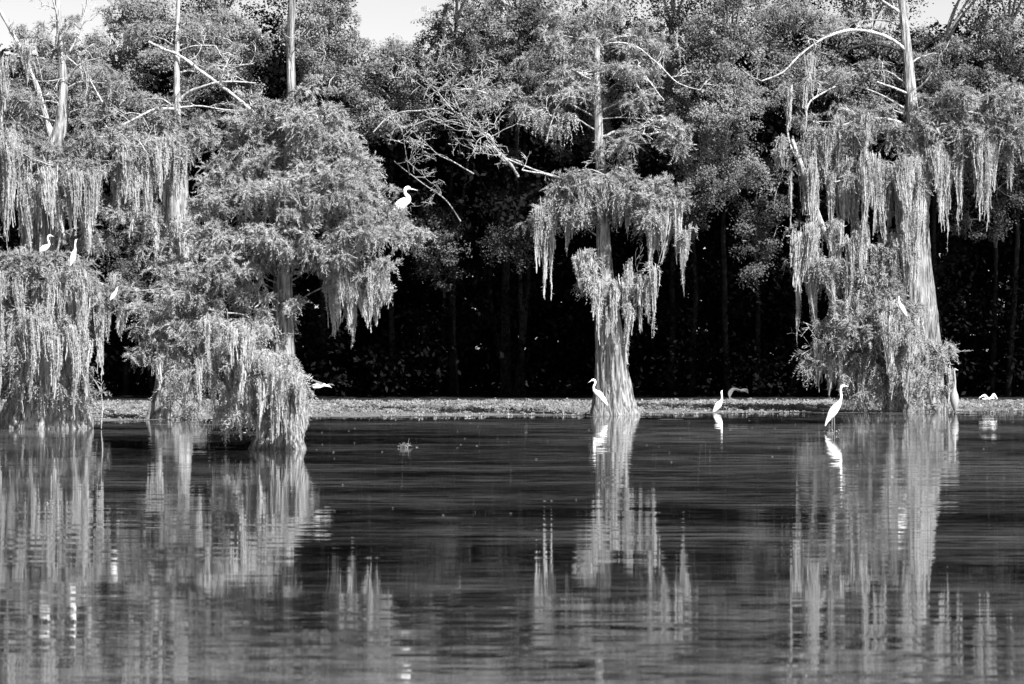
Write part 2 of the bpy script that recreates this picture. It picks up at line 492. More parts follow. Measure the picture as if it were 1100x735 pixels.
mb = MB()
xx = np.linspace(-24, 24, 500)
fe = front_edge(xx)
V = np.concatenate([np.stack([xx, fe, np.full(500, 0.006)], -1), np.stack([xx, np.full(500, 100.5), np.full(500, 0.006)], -1)])
a = np.arange(499)
mb.add(V, np.stack([a, a + 1, a + 501, a + 500], -1))
# small detached rafts off the edge
for k in range(120):
    x = R.uniform(-20, 20); y = front_edge(x) - abs(R.normal()) * 3.2; r = R.uniform(0.04, 0.22)
    th = np.linspace(0, 2 * math.pi, 9, endpoint=False); rr = r * R.uniform(0.6, 1.2, 9)
    v = np.stack([x + rr * np.cos(th) * 2.2, y + rr * np.sin(th), np.full(9, 0.006)], -1)
    mb.add(np.vstack([v, [x, y, 0.006]]), np.stack([np.arange(9), (np.arange(9) + 1) % 9, np.full(9, 9)], -1))
tag(mb.build('weed_mat', mmat), 'flat pale mat of tiny floating weed along the far bank', 'floating weed', kind='stuff')

mb = MB()
n = 240
Yq = R.uniform(30, 82, n); xq = R.uniform(-.18, .18, n) * Yq
keepq = np.sin(xq * .35 + 2) * np.cos(Yq * .22) + R.normal(size=n) * .5 > 0
for x_, y_ in zip(xq[keepq], Yq[keepq]):
    k = 6; th = np.linspace(0, 2 * math.pi, k, endpoint=False); rr = R.uniform(0.004, 0.012) * y_ / 35 * R.uniform(.6, 1.2, k)
    v = np.stack([x_ + rr * np.cos(th) * 1.5, y_ + rr * np.sin(th), np.full(k, 0.007)], -1)
    mb.add(np.vstack([v, [x_, y_, 0.012]]), np.stack([np.arange(k), (np.arange(k) + 1) % k, np.full(k, k)], -1), R.uniform(.2, 1, k + 1))
tag(mb.build('floating_leaves', M['weed']), 'tiny leaves and specks drifting on the open water', 'floating leaves', kind='stuff')

mb = MB()
n = 4200
x = R.uniform(-19, 19, n); u = R.uniform(0, 1, n) ** 0.75
fe = front_edge(x) + 3.5
y = fe + (100.0 - fe) * u
leaves(mb, np.stack([x, y, np.full(n, 0.02) + 0.05 * R.random(n) ** 3], -1), 0.17, 30, 0.075, 0.045, 0.5, 0.35)
k = R.uniform(-19, 19, 500); yy = front_edge(k) + R.uniform(-1.0, 3.5, 500)
leaves(mb, np.stack([k, yy, np.full(500, 0.02)], -1), 0.10, 8, 0.06, 0.04, 0.5, 0.4)
tag(mb.build('water_weeds', M['weed']), 'bright leafy water weeds growing in a strip before the dark bank', 'water weeds', kind='stuff')

# ================================================================ DARK WOODS BEHIND
mb = MB()
n = 5600
c = np.stack([R.uniform(-26, 26, n), R.uniform(105, 124, n), R.uniform(6.3, 11.6, n)], -1)
gx = 550 + c[:, 0] * F / c[:, 1]
c[:, 2] += np.where(((gx > 375) & (gx < 480)) | (gx < 150), 0.0, 1.0) * (c[:, 2] - 6.3) * 0.15
leaves(mb, c, 0.9, 40, 0.26, 0.15)
n = 1500
c = np.stack([R.uniform(-19, 19, n), R.uniform(106, 110, n), R.uniform(11.0, 15.8, n)], -1)
gx = 550 + c[:, 0] * F / c[:, 1]
c = c[~(((gx > 370) & (gx < 485)) | (gx < 140) | ((gx > 985) & (gx < 1035) & (c[:, 2] > 12.5)))]
leaves(mb, c, 0.55, 90, 0.10, 0.06)
n = 3400
c = np.stack([R.uniform(-28, 28, n), R.uniform(108.5, 124, n), R.uniform(0.2, 6.5, n)], -1)
leaves(mb, c, 0.8, 46, 0.22, 0.12)
n = 2600                                                     # deeper in: bigger masses of leaves
c = np.stack([R.uniform(-36, 36, n), R.uniform(125, 137, n), R.uniform(0.2, 10.5, n)], -1)
leaves(mb, c, 1.2, 34, 0.6, 0.4)
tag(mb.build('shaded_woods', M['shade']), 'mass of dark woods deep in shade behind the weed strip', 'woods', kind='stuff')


def back_tree(label, px, py, rx, ry, Y, seed_blobs=8, dens=1.0, mtl='leaves', leaf=3.4, foot=None, subs=()):
    s = F / Y
    foot = foot if foot is not None else px
    base = at(foot, HZ, 112.5 + R.normal() * .7); base[2] = 0.1
    root = empty('broadleaf_tree', base, label, 'tree', 'leafy trees lining the bank')
    tb = MB()
    top = at(px, py - ry * 0.4, Y + 1.2)
    q = cat_rom(np.array([base - [0, 0, .3], base * .5 + top * .5 + np.array([R.normal() * .3, 0.4, 0]), top]), 24, 3)
    q[:, :2] += np.cumsum(R.normal(size=(24, 2)), 0) * 0.02
    tb.tube(q, np.linspace(0.12, 0.04, 24), 9, wob=.06)
    tb.build('trunk', M['bark_dark_shade'], root, True, base)
    cb = MB(); lb = MB()
    th0 = R.uniform(0, 6.28)
    bl = [(px, py, rx * 0.6, ry * 0.6)]
    for k in range(seed_blobs):
        th = th0 + k * 2 * math.pi / seed_blobs + R.normal() * 0.2
        q_ = R.uniform(0.45, 0.78)
        bl.append((px + rx * q_ * math.cos(th), py + ry * q_ * math.sin(th), rx * R.uniform(0.28, 0.42), ry * R.uniform(0.22, 0.36)))
    bl += list(subs)
    for (bx, by, ax, ay) in bl:
        c = at(bx, by, Y) + np.array([0, R.uniform(-1.6, 1.0), 0])
        n = max(4, int(dens * ax * ay / 42.0))
        K = in_ellipsoid(c, ax / s, max(0.5, ax / s * 0.9), ay / s, n, 0.35)
        leaves(cb, K, 10 / s, 150, leaf * .85 / s, leaf * .85 / s * 0.5)
        a = q[int(np.argmin(np.abs(q[:, 2] - (c[2] - .6))))]
        w = cat_rom(np.array([a, (a + c) / 2 + [0, 0, .25], c]), 10, 3)
        lb.tube(w, np.linspace(0.06, 0.02, 10), 5, cap=False)
        for kk in K[::4]:
            lb.tube(np.array([c, (c + kk) / 2 + R.normal(size=3) * .05, kk]), [0.018, .012, .006], 4, cap=False)
    cb.build('crown', M[mtl], root, False, base)
    lb.build('branches', M['bark'], root, True, base)


BT = [
    ('leafy bank tree behind the leftmost cypress, its top against the open sky', 60, 95, 70, 62, 101, 'leaves'),
    ('leafy bank tree showing between the leftmost cypress and the thin pale topped one', 135, 62, 50, 62, 103, 'leaves'),
    ('leafy bank tree whose crown spreads behind the crossed dead limb', 235, 58, 58, 66, 104, 'leaves'),
    ('leafy bank tree left of the sky gap, behind the tall bare cypress top', 350, 58, 52, 66, 101, 'leaves'),
    ('low rounded bank tree directly below the sky gap', 425, 86, 48, 54, 103, 'leaves'),
    ('dark ragged bank tree right of the sky gap', 487, 38, 38, 36, 102, 'leaves_dark_shade'),
    ('leafy bank tree behind the dead tree with the fine pale twigs', 555, 50, 62, 62, 105, 'leaves'),
    ('bank tree behind the feathery top of the middle cypress', 640, 75, 62, 78, 105, 'leaves'),
    ('tall bank tree just right of the middle cypress top', 722, 62, 56, 74, 103, 'leaves'),
    ('bank tree with low boughs halfway between the middle and right cypresses', 780, 120, 52, 72, 101, 'leaves'),
    ('tall bank tree behind the arching limb of the right cypress', 850, 45, 62, 60, 105, 'leaves'),
    ('bank tree behind the upper trunk of the right cypress', 925, 85, 60, 66, 106, 'leaves'),
    ('dark bank tree just right of the upper trunk of the right cypress', 1012, 74, 42, 50, 103, 'leaves_dark_shade'),
    ('bank tree at the right edge of the picture', 1082, 62, 55, 72, 104, 'leaves'),
    ('shaded bank tree below the dead tree, beside the highest egret', 470, 262, 34, 52, 107, 'leaves_dark_shade'),
    ('shaded bank tree left of the middle cypress moss', 552, 225, 42, 70, 107, 'leaves_dark_shade'),
    ('shaded bank tree with sprigs of leaves right of the middle cypress', 742, 205, 44, 52, 105, 'leaves_dark_shade'),
    ('shaded bank tree left of the long curtain of the right cypress', 815, 235, 36, 80, 106, 'leaves_dark_shade'),
    ('shaded bank tree behind the right hand moss tips of the right cypress', 1065, 205, 55, 60, 106, 'leaves_dark_shade'),
    ('shaded bank tree glimpsed between the two left cypresses', 165, 260, 60, 80, 104, 'leaves_dark_shade'),
]
TALL = {2: [(235, -30, 60, 36)], 3: [(335, -35, 50, 34)], 5: [(500, -25, 36, 26)], 6: [(555, -45, 62, 44)], 7: [(640, -35, 62, 44)], 8: [(722, -45, 56, 44)],
        9: [(790, 20, 46, 46), (780, -50, 50, 40)], 10: [(855, -45, 60, 40)], 11: [(930, -20, 58, 46)], 12: [(1050, -20, 26, 24)], 13: [(1090, -35, 50, 36)],
        0: [(30, 165, 50, 40)], 1: [(150, 15, 40, 18)]}
for k, (lab, px, py, rx, ry, Y, mt) in enumerate(BT):
    subs = []
    for (bx, by, ax, ay) in TALL.get(k, []):
        for q in range(4):
            subs.append((bx + ax * .55 * math.cos(q * 1.57 + k), by + ay * .5 * math.sin(q * 1.57 + k), ax * .55, ay * .5))
    if py < 150:      # low boughs that overhang the bank and keep it in shade
        for q in range(3):
            subs.append((px + rx * (q - 1) * .6, py + ry * R.uniform(.75, 1.15), rx * .42, ry * .3))
    back_tree(lab, px, py, rx, ry, Y, 8, 0.75 if py > 180 else 1.1, mt, subs=subs)

# the bare dead tree on the bank
Yd = 101.5; sd = F / Yd
base = at(560, HZ, Yd); base[2] = 0
root = empty('dead_tree', base, 'bare dead tree with pale limbs and fine twigs in front of the dark gap', 'dead tree')
t = MB()
limb(t, [(562, 434), (560, 340), (558, 230), (556, 171), (556, 130), (553, 105)], Yd + 10, 9, 6, sd, 9, -10, 0, 30)
limb(t, [(492, 434), (488, 330), (494, 240), (501, 190), (504, 160), (500, 130)], Yd + 10, 6, 3, sd, 9, -10, 5, 30)
t.build('trunk', M['bark_dark_shade'], root, True, base)
for pts, w0, w1, tw_ in [
    ([(557, 190), (548, 176), (534, 163), (524, 145), (509, 140), (487, 122), (469, 102)], 6.5, 2.6, 22),
    ([(524, 148), (519, 140), (509, 127), (502, 120)], 5, 2, 4),
    ([(487, 123), (473, 117), (452, 119), (433, 120), (418, 126), (402, 142)], 3.2, 1.6, 3),
    ([(524, 101), (502, 95), (492, 96), (483, 95)], 4, 2.4, 4),
    ([(500, 133), (490, 110), (480, 88), (468, 72)], 3.0, 1.2, 10),
    ([(505, 133), (508, 110), (512, 90), (520, 70)], 3.0, 1.0, 10),
    ([(470, 103), (462, 92), (452, 82)], 2.4, 1.0, 10),
    ([(509, 187), (487, 174), (469, 165), (463, 158)], 3.0, 1.5, 3),
    ([(495, 238), (478, 214), (463, 203), (440, 187), (422, 173)], 2.6, 1.6, 5),
    ([(440, 188), (437, 172), (433, 150), (430, 135)], 1.8, 0.8, 9),
]:
    b = MB(); limb(b, pts, Yd, w0 * .8, w1 * .8, sd, 7, R.uniform(-.8, .2), tw_, tl=1.25)
    b.build('branch', M['bark_grey'], root, True, base)

# two tall slender cypresses on the bank behind (pale stems, airy tops)
cypress('tall slender cypress with a forked pale stem above the dead tree', 106.0,
        [(543, 436, 14), (543, 330, 9), (545, 200, 7), (542, 100, 6.5)],
        [([(538, 60), (525, 35), (509, 14), (485, 0), (465, -12)], 4, 1.5, 6), ([(555, 165), (560, 100), (567, 66), (578, 29), (592, 4)], 3.6, 1.8, 5),
         ([(541, 95), (556, 110), (575, 112)], 3, 1, 3)],
        [(505, 60, 32, 14, .5, .5, 't'), (560, 95, 34, 20, .6, .5, 't'), (500, 8, 40, 10, .5, .3, 't'), (580, 110, 28, 24, .7, -.3, 'w'),
         (575, 15, 34, 14, .6, .3, 't'), (530, 118, 26, 20, .5, .3, 't')],
        [], 0.8, 'needles_pale', tmat='bark_dark_shade', lean=6.5, extra_trunk=[dict(pts=[(542, 104, 6.6), (541, 92, 6.4), (540, 50, 6), (540, 5, 5), (540, -30, 4)], m='bark_pale')], group='slender cypresses on the far bank')  # lower trunk shade is painted by its dark bark; pale stem is separate

# ================================================================ THE FIVE MOSSY CYPRESSES
# 1 leftmost
cypress('broad moss hung cypress at the left edge, with three egrets perched in it', 66.0,
        [(48, 460, 102), (50, 440, 90), (46, 400, 74), (44, 350, 60), (42, 290, 46), (45, 230, 36), (52, 180, 28), (66, 130, 14), (68, 95, 9.5), (66, 60, 8), (63, 20, 6), (60, -30, 4)],
        [([(60, 165), (52, 135), (42, 100), (22, 50), (0, 10)], 11, 5, 4), ([(66, 95), (85, 70), (110, 62)], 4, 2, 4),
         ([(66, 70), (80, 45), (92, 10), (96, -20)], 4, 2, 5), ([(60, 50), (62, 25), (52, -10)], 4, 2, 5),
         ([(92, 172), (60, 178), (40, 172), (22, 162)], 3, 1.5, 4, -1.5), ([(110, 110), (92, 80), (70, 60)], 3, 2, 1),
         ([(40, 225), (62, 232), (70, 255)], 7, 4, 2, -1.2), ([(128, 165), (145, 150), (160, 168)], 2.4, 1.4, 2, -1),
         ([(10, 300), (30, 302), (48, 298)], 4, 3, 0, -1.5, 1), ([(60, 250), (100, 300), (150, 312), (182, 308)], 5, 1.6, 3, -.5),
         ([(0, 345), (22, 338), (50, 330)], 2, 1, 3, -1.6), ([(95, 400), (108, 420), (109, 460)], 2.2, 1.5, 3, -1.2)],
        [(60, 160, 62, 20, 1.0), (118, 148, 42, 16, .9), (15, 130, 26, 34, .9), (30, 175, 40, 20, .9), (95, 185, 40, 14, .9), (145, 175, 30, 10, .7),
         (35, 108, 34, 14, .7), (100, 118, 34, 10, .6, .3, 't'), (25, 60, 30, 16, .3, 0, 't'), (70, 30, 40, 12, .18, 0, 't'), (110, 85, 34, 16, .6, .5),
         (130, 222, 30, 20, .9), (152, 250, 16, 24, .9), (60, 290, 66, 13, 1.2, -1.0), (22, 283, 22, 12, 1.0, -1.0), (120, 318, 38, 13, 1.1, -1.0), (100, 262, 30, 18, .8, -.2),
         (15, 330, 26, 26, 1.0, -.8), (60, 345, 40, 24, .9, -.9, 'w'), (20, 385, 34, 28, 1.0, -1.0, 'w'), (70, 395, 34, 30, .9, -1.0, 'w'),
         (30, 420, 44, 16, .6, -1.0), (90, 420, 18, 22, .8, -.9), (88, 350, 18, 26, .9, -.9), (5, 300, 30, 20, .9, -.9), (-15, 200, 30, 60, .9), (-20, 350, 30, 60, .9)],
        [(2, 30, 165, 285, 8, -1.0), (33, 46, 200, 282, 3, -.9), (56, 90, 205, 285, 9, -.9), (84, 112, 195, 280, 6, -.8), (118, 166, 185, 262, 9, -.3),
         (172, 178, 175, 200, 2), (56, 66, 300, 392, 3, -1.1), (70, 104, 300, 380, 8, -1.1), (100, 140, 318, 372, 8, -1.0), (113, 120, 330, 418, 2, -1.0),
         (22, 54, 300, 380, 8, -1.1), (-5, 40, 350, 461, 14, -1.3), (36, 76, 350, 461, 13, -1.3), (72, 106, 365, 461, 11, -1.2), (0, 30, 290, 390, 9, -1.2), (84, 104, 300, 400, 5, -1.1), (20, 30, 55, 98, 2, -.5),
         (96, 101, 66, 112, 1, -.4, 5), (0, 14, 85, 150, 3, -.6)],
        1.0, 'needles', 0.10, 19)

# 2 behind, thin pale top and the crossed dead limb
cypress('cypress with a moss wrapped trunk and dead crossed limb, second from left', 75.0,
        [(186, 450, 54), (186, 430, 42), (186, 390, 34), (187, 330, 29), (188, 232, 27), (189, 180, 24), (190, 150, 12), (190, 110, 7), (190, 60, 6), (191, 20, 4), (192, -20, 3)],
        [([(160, 45), (176, 53), (190, 58), (212, 73), (235, 90), (256, 106), (276, 124)], 4, 5, 3, -.4),
         ([(190, 117), (165, 118), (150, 125), (130, 136), (105, 152)], 4.5, 2.5, 5, -.6), ([(190, 116), (215, 114), (240, 118), (275, 120)], 3, 1.5, 4, -.3),
         ([(190, 112), (200, 101), (215, 94), (240, 88), (274, 90)], 5, 1.8, 4, -.5), ([(125, 143), (140, 152), (156, 166)], 2.2, 2.5, 1, -.9),
         ([(237, 86), (243, 72), (258, 57)], 2, 1, 1, -.4), ([(190, 56), (206, 50), (232, 48)], 2.5, 1.2, 4, -.4), ([(190, 150), (215, 165), (232, 160)], 3, 1.5, 4, -.8)],
        [(190, 150, 46, 14, 1.0, -.6), (150, 105, 34, 12, .6, .3, 't'), (225, 140, 34, 14, .8), (190, 30, 44, 12, .6, .2, 't'), (235, 40, 30, 14, .5, .3, 't'), (150, 40, 26, 14, .4, .3, 't'),
         (195, 165, 34, 8, .9, -.6), (170, 130, 30, 12, .7), (215, 75, 30, 12, .5, .4, 't'), (192, 428, 26, 14, .6, -.8, 'w'), (190, 330, 26, 40, .7, -.4), (185, 280, 26, 30, .7, -.3)],
        [(173, 184, 165, 234, 4, -.9), (184, 204, 165, 230, 5, -.9), (168, 206, 370, 440, 6, -.8), (174, 204, 240, 330, 6, -.6)],
        1.0, 'needles', 0.2, 9)

# 3 nearest, with the highest egret
cypress('nearest and bushiest cypress, bare straight top, base in the water left of centre', 51.7,
        [(298, 483, 58), (300, 465, 44), (302, 430, 32), (304, 390, 25), (304, 350, 23), (304, 310, 20), (306, 270, 17), (309, 200, 12), (311, 150, 10), (313, 95, 9), (312, 40, 8), (314, 0, 7.2), (315, -60, 6)],
        [([(304, 374), (285, 360), (265, 347), (246, 344), (234, 347)], 8, 3.2, 5, -1.0), ([(302, 380), (282, 352), (262, 338), (244, 336)], 4, 2, 3, -1.1),
         ([(304, 300), (318, 293), (334, 291), (352, 292)], 6, 2.5, 4, -.5), ([(303, 315), (290, 318), (272, 332)], 4, 1.6, 3, -.9),
         ([(302, 272), (282, 275), (260, 273)], 3.5, 1.6, 3, -.9), ([(243, 328), (226, 318), (220, 308)], 3, 2, 1, -1.3), ([(222, 310), (200, 308), (182, 318)], 2.6, 1.4, 2, -1.3),
         ([(345, 247), (340, 236), (336, 226)], 4, 1.8, 2, -1.4), ([(331, 187), (322, 176), (316, 168)], 3.5, 1.8, 2, -1.2), ([(345, 255), (366, 275), (384, 277)], 3, 1.6, 3, -1.2),
         ([(352, 290), (370, 288), (395, 300)], 4, 2, 2, -.7), ([(312, 60), (320, 50), (330, 42)], 2, 1, 1), ([(300, 380), (316, 400), (322, 420), (316, 440)], 3, 1.5, 2, -1.2)],
        [(332, 112, 26, 22, .8), (344, 140, 38, 26, 1.0), (365, 170, 36, 22, 1.0), (382, 205, 36, 26, 1.1), (350, 205, 46, 34, 1.1, -.8), (386, 243, 40, 20, 1.1, -.6), (431, 246, 24, 14, 1.5, 2.0),
         (406, 228, 22, 18, 1.2, .8), (290, 150, 40, 24, .9, .4), (285, 185, 40, 24, .9, 0), (310, 215, 44, 26, 1.1, -.8), (255, 215, 40, 24, .9, -.3), (240, 190, 26, 20, .8, .3), (232, 245, 36, 20, .9, -.2),
         (265, 262, 40, 22, 1.0, -.7), (320, 255, 44, 22, 1.1, -.9), (355, 272, 40, 18, 1.0, -.6), (390, 285, 30, 14, 1.1, -.4), (402, 306, 22, 10, 1.3, -.4), (250, 295, 44, 20, 1.0, -.9), (210, 290, 34, 18, .8, -.2),
         (215, 325, 40, 22, 1.0, -.8, 'w'), (180, 335, 34, 18, 1.0, -.5), (165, 370, 24, 16, 1.2, -.5), (250, 350, 40, 22, 1.0, -1.0, 'w'), (195, 365, 34, 20, 1.0, -.8), (215, 395, 30, 20, 1.0, -.9, 'w'),
         (265, 385, 46, 26, .75, -1.1, 'w'), (305, 388, 22, 20, 1.0, -.9, 'w'), (250, 422, 34, 20, .55, -1.0, 'w'), (292, 415, 30, 24, 1.0, -1.1, 'w'), (318, 420, 14, 24, .9, -.8, 'w'),
         (262, 445, 22, 10, .4, -1.0, 'w'), (292, 118, 24, 18, .8, .4), (268, 135, 34, 20, .8, .4), (322, 325, 18, 10, .8, -.2), (285, 338, 22, 12, .8, -.3), (268, 318, 34, 14, .9, -.5), (290, 285, 34, 14, .9, -.3), (245, 165, 30, 18, .8, .3), (305, 340, 22, 14, .25, .6)],
        [(352, 362, 296, 372, 3, .2, 8), (370, 418, 308, 362, 9, -.4), (376, 381, 308, 386, 2, -.4), (404, 418, 308, 355, 3, -.4), (236, 262, 430, 478, 4, -1.0, 7), (276, 286, 408, 482, 2, -1.2), (292, 304, 400, 484, 3, -1.3),
         (304, 330, 400, 484, 7, -1.2), (318, 332, 428, 480, 4, -.9), (262, 282, 405, 455, 4, -1.1), (180, 200, 375, 400, 3, -.6, 6), (286, 318, 395, 482, 5, -1.5, 7), (206, 262, 395, 462, 8, -1.2, 8), (240, 286, 360, 430, 6, -1.6, 7), (314, 330, 405, 478, 3, -1.3, 7), (238, 246, 430, 482, 2, -.8, 5)],
        1.0, 'needles_pale', 0.22, 9)

# 4 middle
cypress('slim middle cypress with a flared fluted foot and an egret beside it', 80.0,
        [(661, 447, 52), (660, 436, 44), (658, 410, 35), (655, 370, 30), (652, 330, 24), (650, 290, 17), (648, 250, 14), (647, 200, 12), (644, 160, 10), (642, 100, 8), (641, 60, 6), (645, 30, 5), (650, 5, 4), (652, -30, 3)],
        [([(605, 192), (585, 186), (567, 180), (545, 171)], 3, 2, 4, -.8), ([(611, 197), (590, 188), (562, 182)], 3.6, 2, 1, -1.0), ([(648, 178), (665, 180), (682, 188)], 3, 1.5, 2, -.6),
         ([(646, 148), (662, 141), (676, 140), (694, 145), (712, 144), (735, 156), (748, 158)], 4, 1.5, 4, -.6), ([(643, 128), (668, 126), (700, 128), (730, 130)], 2, 1, 3, -.4),
         ([(642, 90), (628, 82), (612, 74)], 4, 2, 4, -.4), ([(643, 72), (662, 70), (676, 76), (686, 96)], 2.6, 1.4, 3, -.5), ([(643, 50), (660, 46), (680, 48), (705, 66), (728, 88), (752, 95)], 3, 1.4, 4, -.6),
         ([(686, 70), (698, 88), (712, 108)], 2, 1.2, 2, -.8), ([(636, 102), (618, 95), (600, 112), (590, 138)], 2.6, 1, 4, -.5), ([(641, 295), (632, 288), (620, 281)], 3, 1.8, 1, -.3),
         ([(652, 305), (666, 305), (678, 296), (688, 291)], 3, 2, 2, -.5), ([(665, 175), (672, 165), (664, 156)], 1.5, 1, 1, -.8), ([(640, 60), (652, 30), (650, 0)], 3, 1.5, 5),
         ([(650, 210), (635, 222), (622, 235)], 2.5, 1.5, 2, -.9)],
        [(640, 45, 66, 18, .5, 0, 't'), (690, 40, 36, 20, .55, .2, 't'), (598, 60, 40, 18, .45, .2, 't'), (605, 98, 40, 14, .7, -.2, 't'), (590, 125, 28, 16, .7, -.3, 'w'), (625, 80, 30, 14, .6, -.2, 't'),
         (690, 80, 44, 14, .6, -.2, 't'), (700, 110, 30, 12, .5, 0, 't'), (672, 152, 24, 12, .8, -.2), (712, 140, 34, 9, 1.0, -.3), (730, 155, 18, 7, 1.0, -.3), (560, 105, 26, 14, .5, .3, 't'), (640, 15, 50, 16, .5, .1, 't'),
         (650, 190, 38, 13, 1.1, -.5), (612, 206, 34, 15, 1.1, -.5), (688, 204, 40, 15, 1.1, -.5), (716, 214, 24, 10, 1.0, -.4), (650, 215, 56, 17, 1.0, -.6, 'w'), (606, 228, 26, 14, 1.0, -.5, 'w'), (708, 232, 24, 14, 1.0, -.5, 'w'), (692, 236, 8, 8, 1.4, -.9),
         (575, 235, 16, 14, .5, .3, 't'), (632, 292, 12, 8, .8, -.4, 'w'), (684, 302, 16, 8, .9, -.5, 'w')],
        [(577, 596, 225, 318, 5, -.4), (580, 583, 240, 340, 1, -.4, 5), (588, 593, 240, 334, 1, -.4, 5), (594, 626, 215, 280, 5, -.5), (626, 660, 205, 250, 6, -.6, 7), (660, 690, 215, 258, 4, -.4, 7), (690, 697, 230, 306, 2, -.5), (698, 730, 225, 290, 6, -.5),
         (727, 734, 240, 324, 2, -.4, 6), (738, 742, 245, 280, 1, -.3, 5), (618, 642, 280, 322, 5, -.5, 7), (638, 662, 310, 380, 4, -1.0, 6), (664, 704, 300, 362, 8, -.7), (672, 676, 330, 402, 1, -.8, 6), (700, 704, 310, 374, 1, -.5, 5)],
        1.0, 'needles_pale', 0.19, 13)

